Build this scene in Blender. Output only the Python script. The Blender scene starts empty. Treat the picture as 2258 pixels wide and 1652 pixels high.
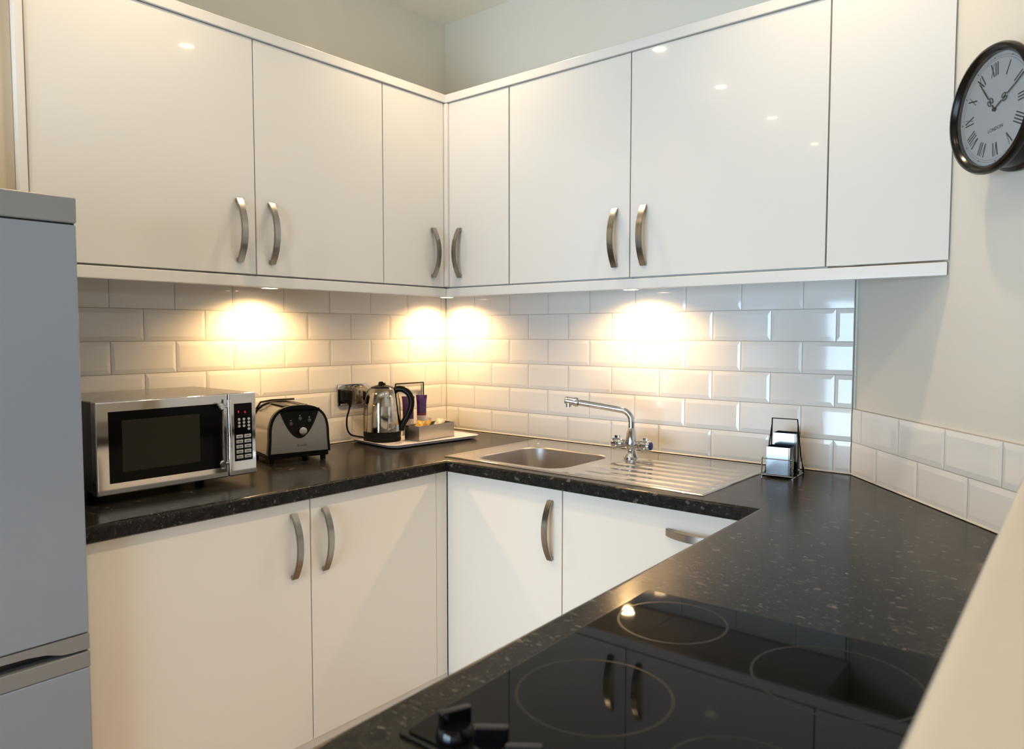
import bpy, bmesh, math, random
from mathutils import Vector, Matrix
random.seed(7)
PI = math.pi
scene = bpy.context.scene
COL = scene.collection

# ------------------------------------------------------------------ materials
def nodes_of(name):
    m = bpy.data.materials.new(name); m.use_nodes = True
    nt = m.node_tree
    b = nt.nodes['Principled BSDF']
    return m, nt, b

def mat(name, col, rough=.5, metal=0., coat=0., spec=.5, bump=0., bscale=200., mottle=0., mscale=8., ior=1.45, rnoise=0.):
    m, nt, b = nodes_of(name)
    b.inputs['Base Color'].default_value = (*col, 1)
    b.inputs['Roughness'].default_value = rough
    b.inputs['Metallic'].default_value = metal
    b.inputs['Coat Weight'].default_value = coat
    b.inputs['Coat Roughness'].default_value = .03
    b.inputs['Specular IOR Level'].default_value = spec
    b.inputs['IOR'].default_value = ior
    tc = nt.nodes.new('ShaderNodeTexCoord')
    if bump:
        n = nt.nodes.new('ShaderNodeTexNoise'); n.inputs['Scale'].default_value = bscale; n.inputs['Detail'].default_value = 4
        bp = nt.nodes.new('ShaderNodeBump'); bp.inputs['Strength'].default_value = bump; bp.inputs['Distance'].default_value = .002
        nt.links.new(tc.outputs['Object'], n.inputs['Vector']); nt.links.new(n.outputs['Fac'], bp.inputs['Height'])
        nt.links.new(bp.outputs['Normal'], b.inputs['Normal'])
    if mottle:
        n = nt.nodes.new('ShaderNodeTexNoise'); n.inputs['Scale'].default_value = mscale; n.inputs['Detail'].default_value = 3
        r = nt.nodes.new('ShaderNodeValToRGB')
        r.color_ramp.elements[0].position = .3; r.color_ramp.elements[1].position = .7
        r.color_ramp.elements[0].color = (*[c*(1-mottle) for c in col], 1); r.color_ramp.elements[1].color = (*[min(1, c*(1+mottle)) for c in col], 1)
        nt.links.new(tc.outputs['Object'], n.inputs['Vector']); nt.links.new(n.outputs['Fac'], r.inputs['Fac'])
        nt.links.new(r.outputs['Color'], b.inputs['Base Color'])
    if rnoise:
        n = nt.nodes.new('ShaderNodeTexNoise'); n.inputs['Scale'].default_value = 14; n.inputs['Detail'].default_value = 5
        mr = nt.nodes.new('ShaderNodeMapRange'); mr.inputs['To Min'].default_value = rough*(1-rnoise); mr.inputs['To Max'].default_value = rough*(1+rnoise)
        nt.links.new(tc.outputs['Object'], n.inputs['Vector']); nt.links.new(n.outputs['Fac'], mr.inputs['Value'])
        nt.links.new(mr.outputs['Result'], b.inputs['Roughness'])
    return m

def brushed(name, col, rough, scale=(4, 4, 400), strength=.12):
    m, nt, b = nodes_of(name)
    b.inputs['Base Color'].default_value = (*col, 1); b.inputs['Metallic'].default_value = 1; b.inputs['Roughness'].default_value = rough
    tc = nt.nodes.new('ShaderNodeTexCoord'); mp = nt.nodes.new('ShaderNodeMapping'); mp.inputs['Scale'].default_value = scale
    n = nt.nodes.new('ShaderNodeTexNoise'); n.inputs['Scale'].default_value = 6; n.inputs['Detail'].default_value = 3
    mr = nt.nodes.new('ShaderNodeMapRange'); mr.inputs['To Min'].default_value = rough*.7; mr.inputs['To Max'].default_value = rough*1.4
    nt.links.new(tc.outputs['Object'], mp.inputs['Vector']); nt.links.new(mp.outputs['Vector'], n.inputs['Vector'])
    nt.links.new(n.outputs['Fac'], mr.inputs['Value']); nt.links.new(mr.outputs['Result'], b.inputs['Roughness'])
    bp = nt.nodes.new('ShaderNodeBump'); bp.inputs['Strength'].default_value = strength; bp.inputs['Distance'].default_value = .0005
    nt.links.new(n.outputs['Fac'], bp.inputs['Height']); nt.links.new(bp.outputs['Normal'], b.inputs['Normal'])
    return m

def emit(name, col, s):
    m, nt, b = nodes_of(name)
    b.inputs['Base Color'].default_value = (*col, 1); b.inputs['Emission Color'].default_value = (*col, 1)
    b.inputs['Emission Strength'].default_value = s
    return m

def worktop_mat():
    m, nt, b = nodes_of('black_flecked_laminate')
    L = nt.links.new; N = nt.nodes.new
    tc = N('ShaderNodeTexCoord')
    dn = N('ShaderNodeTexNoise'); dn.inputs['Scale'].default_value = 90; dn.inputs['Detail'].default_value = 3
    L(tc.outputs['Object'], dn.inputs['Vector'])
    mx = N('ShaderNodeVectorMath'); mx.operation = 'MULTIPLY_ADD'; mx.inputs[1].default_value = (.016, .016, .016)
    st = N('ShaderNodeMapping'); st.inputs['Scale'].default_value = (.62, 1.15, 1.0); st.inputs['Rotation'].default_value = (0, 0, .6)
    L(tc.outputs['Object'], st.inputs['Vector']); L(dn.outputs['Color'], mx.inputs[0]); L(st.outputs['Vector'], mx.inputs[2])
    base = N('ShaderNodeTexNoise'); base.inputs['Scale'].default_value = 70; base.inputs['Detail'].default_value = 6; base.inputs['Roughness'].default_value = .7
    L(tc.outputs['Object'], base.inputs['Vector'])
    br = N('ShaderNodeValToRGB'); e = br.color_ramp.elements
    e[0].position = .35; e[0].color = (.008, .0076, .0072, 1); e[1].position = .72; e[1].color = (.026, .024, .021, 1)
    L(base.outputs['Fac'], br.inputs['Fac'])
    col = br.outputs['Color']
    for sc, rad, keep, c in ((60, .30, .86, (.105, .10, .085)), (110, .33, .80, (.095, .09, .077)), (220, .34, .72, (.06, .057, .05))):
        v = N('ShaderNodeTexVoronoi'); v.inputs['Scale'].default_value = sc
        L(mx.outputs[0], v.inputs['Vector'])
        lt = N('ShaderNodeMath'); lt.operation = 'LESS_THAN'; lt.inputs[1].default_value = rad
        L(v.outputs['Distance'], lt.inputs[0])
        sp = N('ShaderNodeSeparateColor'); L(v.outputs['Color'], sp.inputs[0])
        gt = N('ShaderNodeMath'); gt.operation = 'GREATER_THAN'; gt.inputs[1].default_value = keep
        L(sp.outputs[0], gt.inputs[0])
        mu = N('ShaderNodeMath'); mu.operation = 'MULTIPLY'; L(lt.outputs[0], mu.inputs[0]); L(gt.outputs[0], mu.inputs[1])
        m2 = N('ShaderNodeMath'); m2.operation = 'MULTIPLY'; L(mu.outputs[0], m2.inputs[0]); L(sp.outputs[1], m2.inputs[1])
        mix = N('ShaderNodeMix'); mix.data_type = 'RGBA'
        L(m2.outputs[0], mix.inputs[0]); L(col, mix.inputs[6]); mix.inputs[7].default_value = (*c, 1)
        col = mix.outputs[2]
    L(col, b.inputs['Base Color'])
    b.inputs['Roughness'].default_value = .20
    b.inputs['IOR'].default_value = 1.20
    bp = N('ShaderNodeBump'); bp.inputs['Strength'].default_value = .05; bp.inputs['Distance'].default_value = .001
    L(base.outputs['Fac'], bp.inputs['Height']); L(bp.outputs['Normal'], b.inputs['Normal'])
    return m

def glass_mat(name, tint=(1, 1, 1), gl=.08):
    m = bpy.data.materials.new(name); m.use_nodes = True; nt = m.node_tree
    for n in list(nt.nodes): nt.nodes.remove(n)
    o = nt.nodes.new('ShaderNodeOutputMaterial'); t = nt.nodes.new('ShaderNodeBsdfTransparent'); t.inputs[0].default_value = (*tint, 1)
    g = nt.nodes.new('ShaderNodeBsdfGlossy'); g.inputs['Roughness'].default_value = .02
    f = nt.nodes.new('ShaderNodeFresnel'); f.inputs[0].default_value = 1.45
    mx = nt.nodes.new('ShaderNodeMixShader')
    nt.links.new(f.outputs[0], mx.inputs[0]); nt.links.new(t.outputs[0], mx.inputs[1]); nt.links.new(g.outputs[0], mx.inputs[2])
    nt.links.new(mx.outputs[0], o.inputs[0])
    return m

M = {}
M['wall'] = mat('grey_white_wall_paint', (.82, .79, .70), .7, bump=.08, bscale=160, mottle=.015, mscale=5)
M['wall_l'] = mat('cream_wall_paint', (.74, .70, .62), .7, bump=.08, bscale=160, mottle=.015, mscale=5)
M['ceil'] = mat('ceiling_paint', (.90, .86, .77), .8, bump=.06, bscale=120)
M['wall_warmlight'] = mat('warm_light_wall_tone', (.56, .46, .33), .7, mottle=.015, mscale=5)  # bulkhead's yellow lamplight painted in; also darkens unseen walls to cut daylight bounce
M['ledge'] = mat('cream_satin_paint', (.56, .53, .47), .45, bump=.03, bscale=60, mottle=.02, mscale=6)
M['floor'] = mat('warm_wood_floor', (.34, .22, .12), .4, mottle=.15, mscale=6)
M['gloss'] = mat('white_gloss_door', (.80, .775, .735), .10, coat=.6, mottle=.004, mscale=2)
M['gloss2'] = mat('white_gloss_trim', (.80, .775, .735), .22, coat=.3)
M['carcass'] = mat('white_melamine', (.72, .70, .66), .45)
M['gap'] = mat('shadow_gap_edge', (.16, .145, .12), .6)
M['base_door'] = mat('cream_gloss_base_door', (.82, .77, .69), .22, coat=.25, mottle=.004, mscale=2)
M['tile'] = mat('white_glazed_tile', (.82, .80, .765), .07, coat=.5, mottle=.01, mscale=4)
M['grout'] = mat('grey_grout', (.44, .41, .37), .85)
M['seal'] = mat('white_sealant', (.55, .53, .49), .6)
M['worktop'] = worktop_mat()
M['nickel'] = brushed('brushed_nickel', (.38, .35, .31), .22, (300, 300, 4))
M['chrome'] = mat('chrome', (.66, .66, .67), .06, 1)
M['pot'] = mat('satin_chrome_pot', (.21, .21, .215), .16, 1)
M['steel'] = brushed('sink_steel', (.60, .56, .50), .13, (3, 220, 3), .04)
M['bowl'] = brushed('bowl_satin_steel', (.50, .48, .47), .36, (60, 60, 60), .05)
M['dark'] = mat('dark_recess', (.01, .01, .01), .6)
M['hob'] = mat('black_ceramic_glass', (.004, .004, .004), .03, ior=1.17, rnoise=.3)
M['hobframe'] = mat('black_hob_frame', (.006, .006, .007), .18, ior=1.25)
M['ring'] = mat('grey_printed_ring', (.016, .0155, .015), .3, ior=1.18)
M['knob'] = mat('black_gloss_knob', (.004, .004, .005), .08, spec=.5)
M['fridge'] = mat('silver_grey_fridge', (.285, .325, .385), .36, .2, bump=.05, bscale=500, rnoise=.1)
M['fridgetop'] = mat('white_grey_fridge_cap', (.27, .275, .28), .35, .1, bump=.04, bscale=400)
M['fridgetrim'] = mat('grey_fridge_trim', (.24, .235, .23), .35, .1)
M['mirror_steel'] = mat('polished_steel', (.72, .69, .66), .06, 1)
M['mw_side'] = mat('dark_grey_painted_steel', (.10, .095, .09), .3, .5)
M['mw_glass'] = mat('black_oven_glass', (.004, .004, .004), .06, ior=1.18)
M['mw_window'] = mat('dark_perforated_window', (.030, .027, .020), .15, ior=1.15, bump=.03, bscale=900)
M['button'] = mat('pale_grey_button', (.45, .45, .45), .4)
M['glyph'] = mat('dark_print', (.06, .06, .06), .5)
M['red'] = emit('red_display', (.8, .02, .06), .6)
M['black'] = mat('black_plastic', (.006, .006, .006), .22, ior=1.25)
M['blackm'] = mat('matt_black_plastic', (.007, .0065, .006), .45, ior=1.2)
M['toaster'] = brushed('toaster_steel', (.50, .47, .42), .22, (4, 4, 200), .06)
M['toaster_front'] = brushed('toaster_front_steel', (.36, .35, .33), .3, (4, 4, 200), .05)
M['kettle'] = mat('kettle_polished_steel', (.56, .52, .45), .06, 1)
M['kettle'].node_tree.nodes['Principled BSDF'].inputs['Specular Tint'].default_value = (.30, .24, .16, 1)
M['tray'] = mat('lilac_white_tray', (.66, .64, .70), .3)
M['tin'] = brushed('satin_tin', (.46, .44, .41), .3, (3, 3, 200), .05)
M['socket'] = mat('polished_socket_plate', (.70, .68, .66), .12, 1)
M['gold'] = mat('gold_sachet', (.62, .38, .08), .35, .3)
M['creamsachet'] = mat('cream_sachet', (.72, .68, .58), .4)
M['greysachet'] = mat('silver_sachet', (.5, .5, .5), .3, .6)
M['purple'] = mat('purple_foil', (.06, .02, .13), .25, mottle=.3, mscale=60)
M['maroon'] = mat('maroon_band', (.16, .01, .03), .3)
M['whitepack'] = mat('white_packet', (.62, .55, .54), .35, mottle=.08, mscale=60)
M['clock'] = mat('black_bronze_case', (.008, .0065, .005), .2, ior=1.3)
M['face'] = mat('white_clock_face', (.84, .85, .84), .4)
M['ink'] = mat('black_clock_ink', (.03, .03, .03), .4)
M['blue'] = mat('blue_tap_cap', (.02, .04, .2), .2)
M['lamp'] = emit('warm_lamp_lens', (1, .80, .55), 26)
M['puck'] = emit('warm_puck_lens', (1, .74, .44), 40)
M['puckrim'] = mat('white_puck_rim', (.85, .83, .8), .3)
M['frame'] = mat('white_window_frame', (.78, .78, .78), .3)
M['glass'] = glass_mat('window_glass')
M['clockglass'] = glass_mat('clock_glass', (.97, .98, 1))

# ------------------------------------------------------------------ mesh helper
class B:
    def __init__(s): s.bm = bmesh.new()
    def _add(s, other, mx=None):
        me = bpy.data.meshes.new('tmp'); other.to_mesh(me); other.free()
        if mx is not None: me.transform(mx)
        s.bm.from_mesh(me); bpy.data.meshes.remove(me)
    def box(s, x0, x1, y0, y1, z0, z1, bev=0, seg=2, mx=None, mi=0):
        b = bmesh.new()
        bmesh.ops.create_cube(b, size=1)
        for v in b.verts:
            v.co = Vector(((x0+x1)/2 + v.co.x*(x1-x0), (y0+y1)/2 + v.co.y*(y1-y0), (z0+z1)/2 + v.co.z*(z1-z0)))
        if bev: bmesh.ops.bevel(b, geom=b.edges[:], offset=bev, segments=seg, affect='EDGES', profile=.5)
        for f in b.faces: f.material_index = mi
        s._add(b, mx); return s
    def lathe(s, prof, seg=40, axis='Z', at=(0, 0, 0), mx=None, cap=True, mi=0):
        b = bmesh.new(); rings = []
        for r, z in prof:
            if r < 1e-6: rings.append([b.verts.new((0, 0, z))])
            else: rings.append([b.verts.new((r*math.cos(2*PI*i/seg), r*math.sin(2*PI*i/seg), z)) for i in range(seg)])
        for a, c in zip(rings, rings[1:]):
            for i in range(seg):
                j = (i+1) % seg
                if len(a) == 1 and len(c) > 1: b.faces.new((a[0], c[j], c[i]))
                elif len(c) == 1 and len(a) > 1: b.faces.new((a[i], a[j], c[0]))
                elif len(a) > 1: b.faces.new((a[i], a[j], c[j], c[i]))
        if cap:
            if len(rings[0]) > 1: b.faces.new(rings[0][::-1])
            if len(rings[-1]) > 1: b.faces.new(rings[-1])
        for f in b.faces: f.material_index = mi
        rot = {'Z': Matrix(), 'X': Matrix.Rotation(PI/2, 4, 'Y'), 'Y': Matrix.Rotation(PI/2, 4, 'X')}[axis]
        t = Matrix.Translation(at) @ rot
        s._add(b, (mx @ t) if mx is not None else t); return s
    def sweep(s, path, prof, closed=False, cap=True, up=Vector((0, 0, 1)), scales=None, mi=0):
        # prof: list of (a, b) offsets in (side, normal) frame, path: list of Vectors
        b = bmesh.new(); path = [Vector(p) for p in path]; n = len(path); rings = []
        prev = None
        for i, p in enumerate(path):
            if closed: t = path[(i+1) % n] - path[(i-1) % n]
            else: t = path[min(i+1, n-1)] - path[max(i-1, 0)]
            t.normalize()
            if prev is None:
                u = up if abs(t.dot(up)) < .95 else Vector((1, 0, 0))
                side = t.cross(u).normalized()
            else:
                side = (prev - t*prev.dot(t)).normalized()
            prev = side; nrm = side.cross(t)
            k = scales[i] if scales else 1
            rings.append([b.verts.new(p + side*a*k + nrm*c*k) for a, c in prof])
        m = len(prof)
        idx = range(n) if closed else range(n-1)
        for i in idx:
            A, C = rings[i], rings[(i+1) % n]
            for j in range(m):
                b.faces.new((A[j], A[(j+1) % m], C[(j+1) % m], C[j]))
        if cap and not closed:
            b.faces.new(rings[0][::-1]); b.faces.new(rings[-1])
        bmesh.ops.recalc_face_normals(b, faces=b.faces[:])
        for f in b.faces: f.material_index = mi
        s._add(b); return s
    def tube(s, path, r, seg=12, closed=False, scales=None, mi=0):
        return s.sweep(path, [(r*math.cos(2*PI*i/seg), r*math.sin(2*PI*i/seg)) for i in range(seg)], closed, scales=scales, mi=mi)
    def prism(s, pts, z0, z1, mx=None, bev=0, mi=0):
        b = bmesh.new()
        lo = [b.verts.new((x, y, z0)) for x, y in pts]; hi = [b.verts.new((x, y, z1)) for x, y in pts]
        n = len(pts)
        b.faces.new(lo[::-1]); b.faces.new(hi)
        for i in range(n): b.faces.new((lo[i], lo[(i+1) % n], hi[(i+1) % n], hi[i]))
        bmesh.ops.recalc_face_normals(b, faces=b.faces[:])
        if bev: bmesh.ops.bevel(b, geom=b.edges[:], offset=bev, segments=2, affect='EDGES', profile=.5)
        for f in b.faces: f.material_index = mi
        s._add(b, mx); return s
    def quads(s, quads, mi=0):
        for q in quads:
            f = s.bm.faces.new([s.bm.verts.new(p) for p in q]); f.material_index = mi
        return s
    def tf(s, mx): s.bm.transform(mx); return s

def obj(name, b, m, parent=None, smooth=True, ang=32):
    bm = b.bm
    bmesh.ops.remove_doubles(bm, verts=bm.verts[:], dist=1e-6)
    if smooth:
        for f in bm.faces: f.smooth = True
        for e in bm.edges:
            if len(e.link_faces) != 2 or e.calc_face_angle(0) > math.radians(ang): e.smooth = False
    me = bpy.data.meshes.new(name); bm.to_mesh(me); bm.free()
    for x in (m if isinstance(m, (list, tuple)) else [m]): me.materials.append(x)
    o = bpy.data.objects.new(name, me); COL.objects.link(o)
    if smooth:
        wn = o.modifiers.new('weighted_normal', 'WEIGHTED_NORMAL'); wn.mode = 'FACE_AREA'; wn.weight = 80; wn.keep_sharp = True
    if parent: o.parent = parent
    return o
def thing(name, label, cat, loc=(0, 0, 0), rz=0, group=None):
    o = bpy.data.objects.new(name, None); COL.objects.link(o); o.empty_display_size = .05
    o.location = loc; o.rotation_euler = (0, 0, rz); o['label'] = label; o['category'] = cat
    if group: o['group'] = group
    return o
def tag(o, label, cat, group=None):
    o['label'] = label; o['category'] = cat
    if group: o['group'] = group
    return o
def struct(name, b, m, **k):
    o = obj(name, b, m, **k); o['kind'] = 'structure'; return o
def arc(c, r, a0, a1, n, plane='XZ'):
    out = []
    for i in range(n+1):
        a = a0 + (a1-a0)*i/n; u, v = r*math.cos(a), r*math.sin(a)
        out.append(Vector((c[0]+u, c[1], c[2]+v)) if plane == 'XZ' else Vector((c[0]+u, c[1]+v, c[2])) if plane == 'XY' else Vector((c[0], c[1]+u, c[2]+v)))
    return out
def rrect(x0, x1, y0, y1, r, n=6):
    p = []
    for cx, cy, a in ((x1-r, y1-r, 0), (x0+r, y1-r, PI/2), (x0+r, y0+r, PI), (x1-r, y0+r, 1.5*PI)):
        for i in range(n+1): p.append((cx+r*math.cos(a+PI/2*i/n), cy+r*math.sin(a+PI/2*i/n)))
    return p

# ------------------------------------------------------------------ plan of the room
CEIL = 2.715
AX, AY = .6525, -.7578                       # direction of the angled wall on the right
A0 = Vector((1.742, 0, 0))
def aw(s, h=0): return Vector((A0.x + s*AX + h*AY, A0.y + s*AY - h*AX, 0))
aend = aw(2.6); XR = aend.x
YF = -4.8
T = .01
def wallbox(name, m, p, q, z0, z1, thick=.1, out=1):
    p, q = Vector((p[0], p[1], 0)), Vector((q[0], q[1], 0)); d = (q-p).normalized(); n = Vector((d.y, -d.x, 0))*out*thick
    b = B(); b.prism([(p.x, p.y), (q.x, q.y), ((q+n).x, (q+n).y), ((p+n).x, (p+n).y)], z0, z1)
    return struct(name, b, m, smooth=False)
b = B(); b.box(-.11, XR+.11, YF-.11, .11, -.1, 0); struct('floor', b, M['floor'], smooth=False)
b = B(); b.box(-.11, XR+.11, YF-.11, .11, CEIL, CEIL+.1); struct('ceiling', b, M['ceil'], smooth=False)
wallbox('wall_left', M['wall'], (-T, T), (-T, YF), 0, CEIL, out=1)
wallbox('wall_back', M['wall'], (-T-.1, T), (A0.x+.08, T), 0, CEIL, out=-1)
w0 = aw(-.02, -T); w1 = aw(2.6, -T)
wallbox('wall_right', M['wall_l'], w0, w1, 0, CEIL, out=-1)
wallbox('wall_side', M['wall_warmlight'], (XR+.005, aend.y), (XR+.005, YF), 0, CEIL, out=-1)
# front wall behind the camera, with one wide window opening
WX0, WX1, WZ0, WZ1 = .15, 2.75, .06, 1.70
b = B()
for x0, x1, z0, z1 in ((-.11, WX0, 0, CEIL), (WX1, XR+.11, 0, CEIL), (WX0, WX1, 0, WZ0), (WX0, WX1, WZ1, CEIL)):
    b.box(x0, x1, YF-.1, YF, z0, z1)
struct('wall_front', b, M['wall_warmlight'], smooth=False)
b = B()
for x0, x1, z0, z1 in ((WX0, WX1, WZ0, WZ0+.06), (WX0, WX1, WZ1-.06, WZ1), (WX0, WX0+.06, WZ0, WZ1), (WX1-.06, WX1, WZ0, WZ1), (1.43, 1.49, WZ0, WZ1)):
    b.box(x0, x1, YF-.09, YF-.03, z0, z1, .004)
win = struct('window_1', b, M['frame'])
b = B(); b.box(WX0+.05, WX1-.05, YF-.065, YF-.06, WZ0+.05, WZ1-.05); g = obj('glass', b, M['glass'], win, smooth=False)
b = B(); b.box(0, .322, -2.75, -1.7755, 1.66, CEIL); struct('wall_bulkhead', b, M['wall_warmlight'], smooth=False)  # boxing added over the fridge; yellow lamplight on it is put into its colour
# raised half wall beside the hob run
SK = .0302
def hx(y, z=0): return 2.2818 - SK*(y+1.335)
HZ = 1.17
b = B(); y0, y1 = -.72, -2.9
b.prism([(hx(y0), y0), (hx(y1), y1), (hx(y1)+.30, y1), (hx(y0)+.30, y0)], 0, HZ, bev=.016)
struct('wall_peninsula', b, M['ledge'])

# ------------------------------------------------------------------ tiled splashbacks
def splash(name, org, dr, nr, L, rows, p, label, seal=None):
    org = Vector(org); dr = Vector(dr); nr = Vector(nr); b = B(); J = .0022
    def P(s, d, z): return org + dr*s + nr*d + Vector((0, 0, z))
    zt = rows[-1][1]; zb = rows[0][0]
    b.quads([(P(0, -.0018, zb), P(L, -.0018, zb), P(L, -.0018, zt), P(0, -.0018, zt))], mi=1)
    b.quads([(P(0, -.0018, zt), P(L, -.0018, zt), P(L, -.0098, zt), P(0, -.0098, zt))], mi=1)
    for z0, z1, off, ct in rows:
        k = math.floor((0-off)/p) - 1
        while off + k*p < L:
            s0, s1 = off+k*p, off+(k+1)*p; k += 1
            a, c = max(s0, 0), min(s1, L)
            if c - a < .006: continue
            a += J/2; c -= J/2; zl, zh = z0+J/2, z1-J/2
            iw = .010; iz = .014
            ia = iw if s0 >= -1e-6 else .0008; ic = iw if s1 <= L+1e-6 else .0008
            if c-a < ia+ic+.004: ia = ic = .0008
            it = .0008 if ct else iz
            o = [P(a, -.0015, zl), P(c, -.0015, zl), P(c, -.0015, zh), P(a, -.0015, zh)]
            i = [P(a+ia, 0, zl+iz), P(c-ic, 0, zl+iz), P(c-ic, 0, zh-it), P(a+ia, 0, zh-it)]
            f = [i] + [[o[j], o[(j+1) % 4], i[(j+1) % 4], i[j]] for j in range(4)]
            b.quads(f, mi=0)
    if seal:
        b.quads([(P(0, .0025, zb), P(L, .0025, zb), P(L, -.001, zb+.004), P(0, -.001, zb+.004))], mi=2)
    bmesh.ops.recalc_face_normals(b.bm, faces=b.bm.faces[:])
    for f in b.bm.faces:
        if f.normal.dot(nr) < -1e-4: f.normal_flip()
    o = obj(name, b, [M['tile'], M['grout'], M['seal']], smooth=False)
    tag(o, label, 'splashback', 'metro tile splashbacks')
    return o
def rows6(offA):
    return [(.912 if k == 0 else .91+.102*k, 1.508 if k == 5 else .91+.102*(k+1), offA + (.101 if k % 2 == 0 else 0), k == 5) for k in range(6)]
splash('tile_splashback', (0, -1.772, 0), (0, 1, 0), (1, 0, 0), 1.772, rows6(-1.4442+1.772), .202, 'cream metro tile splashback behind the microwave, toaster and kettle', True)
splash('tile_splashback', (0, 0, 0), (1, 0, 0), (0, -1, 0), 1.741, rows6(.1739), .202, 'white metro tile splashback behind the sink and tap', True)
splash('tile_splashback', A0, (AX, AY, 0), (AY, -AX, 0), .84, [(.912, 1.012, .148, False), (1.012, 1.113, .055, False)], .206, 'low two row tile splashback on the wall under the clock', True)

# ------------------------------------------------------------------ handles, doors, cabinets
HH = .186
def handle_mesh():
    b = B(); n = 22; path = []
    for i in range(n+1):
        t = -1 + 2*i/n
        out = .005 + .030*(1-abs(t)**2.1)
        path.append(Vector((0, -out, t*HH/2)))
    w, th = .0105, .0032
    pr = [(-w, -th), (w, -th), (w, th), (-w, th)]
    b.sweep(path, pr, up=Vector((0, 1, 0)))
    bmesh.ops.bevel(b.bm, geom=[e for e in b.bm.edges if not e.is_boundary and e.calc_face_angle(0) > .8], offset=.0012, segments=2, affect='EDGES')
    for sgn in (-1, 1): b.box(-.0095, .0095, -.009, 0, sgn*HH/2-.006 - (.006 if sgn > 0 else -.006), sgn*HH/2+.006 - (.006 if sgn > 0 else -.006), .001)
    return b
HM = None
def handle(parent, x, y, z, horiz=False):
    global HM
    if HM is None:
        o = obj('handle', handle_mesh(), M['nickel'], parent); HM = o
    else:
        o = HM.copy(); COL.objects.link(o); o.parent = parent
    o.location = (x, y, z)
    if horiz: o.rotation_euler = (0, PI/2, 0)
    return o
G = .0018
def door(parent, x0, x1, y, z0, z1, m, hxp=None, hz=None, horiz=False, name='door'):
    b = B(); b.box(x0+G, x1-G, y, y+.019, z0, z1, .0016)
    d = obj(name, b, m, parent)
    if hxp is not None: handle(d, hxp, y, hz, horiz)
    return d
def carcass(parent, x0, x1, y0, y1, z0, z1):
    b = B(); b.box(x0+.001, x1-.001, y0, y1, z0, z1); return obj('carcass', b, M['carcass'], parent, smooth=False)
RL = PI/2
UB, UT, UD = 1.510, 2.2215, .34
DZ0, DZ1 = 1.5215, 2.2195
UH = 1.6485
# left run: local x runs along world +y towards the corner
def left_unit(name, ya, yb, label, hpos, group='wall cabinets'):
    t = thing(name, label, 'cabinet', (0, ya, 0), RL, group); W = yb-ya
    carcass(t, 0, W, -(UD-.022), -.0005, UB, UT)
    door(t, 0, W, -UD, DZ0, DZ1, M['gloss'], hpos-ya, UH)
    return t
left_unit('wall_cabinet', -1.7535, -1.153, 'white gloss wall cabinet over the microwave, wide door, nearest the fridge', -1.2095)
left_unit('wall_cabinet', -1.153, -.653, 'white gloss wall cabinet over the toaster, between the widest left door and the corner', -1.1020)
t = thing('corner_wall_cabinet', 'L-shaped white gloss corner wall cabinet with two narrow doors meeting over the kettle', 'cabinet', (0, 0, 0), 0, 'wall cabinets')
b = B(); b.prism([(.0005, -.0005), (.656, -.0005), (.656, -(UD-.022)), (UD-.022, -(UD-.022)), (UD-.022, -.652), (.0005, -.652)], UB, UT); obj('carcass', b, M['carcass'], t, smooth=False)
b = B(); b.box(UD-.019, UD, -.653+G, -.3535, DZ0, DZ1, .0016); d = obj('door', b, M['gloss'], t); h = handle(d, UD, -.4115, UH); h.rotation_euler = (0, 0, RL)
b = B(); b.box(.3575, .657-G, -UD, -UD+.019, DZ0, DZ1, .0016); d = obj('door', b, M['gloss'], t); handle(d, .4145, -UD, UH)
b = B(); b.box(.328, .3555, -.3495, -.325, DZ0, DZ1, .003); obj('corner_post', b, M['gloss2'], t)
def back_unit(name, xa, xb, label, hpos):
    t = thing(name, label, 'cabinet', (xa, 0, 0), 0, 'wall cabinets'); W = xb-xa
    carcass(t, 0, W, -(UD-.022), -.0005, UB, UT)
    door(t, 0, W, -UD, DZ0, DZ1, M['gloss'], hpos-xa, UH); return t
back_unit('wall_cabinet', .659, 1.157, 'white gloss wall cabinet over the sink bowl, handle on its right edge', 1.1038)
back_unit('wall_cabinet', 1.157, 1.7555, 'white gloss wall cabinet over the draining board, handle on its left edge', 1.2085)
# wedge filler against the angled wall
xe = 1.742 + AX/(-AY)*UD
b = B(); b.prism([(1.7575, -UD), (xe+.006, -UD), (xe-.013, -UD+.019), (1.7575, -UD+.019)], DZ0, 2.2215, bev=.0012)
o = obj('filler_panel', b, M['gloss']); tag(o, 'plain white filler panel without handle closing the wall cabinets to the clock wall', 'panel')
b = B(); b.box(.0005, UD+.006, -1.7745, -1.7555, 1.64, 2.253, .0015)
o = obj('end_panel', b, M['gloss2']); tag(o, 'narrow white end panel closing the wall cabinets above the fridge', 'panel')
def run_strip(name, z0, z1, yo, lab_l, lab_b, cat, rad):
    # left run
    b = B(); b.box(UD-.02-yo, UD+yo, -1.7545, -UD-yo, z0, z1, rad); tag(obj(name, b, M['gloss2']), lab_l, cat)
    b = B(); b.prism([(UD-.02-yo, -UD-yo), (xe+.005, -UD-yo), (xe-.012, -UD+.02), (UD-.02-yo, -UD+.02)], z0, z1, bev=rad); tag(obj(name, b, M['gloss2']), lab_b, cat)
run_strip('cornice_strip', 2.2225, 2.2535, .006, 'white cornice strip along the top of the left hand wall cabinets', 'white cornice strip along the top of the wall cabinets above the sink', 'cornice', .003)
run_strip('pelmet_rail', 1.4835, 1.5165, .002, 'white pelmet rail under the left hand wall cabinets', 'white pelmet rail under the wall cabinets above the sink', 'pelmet', .003)

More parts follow.
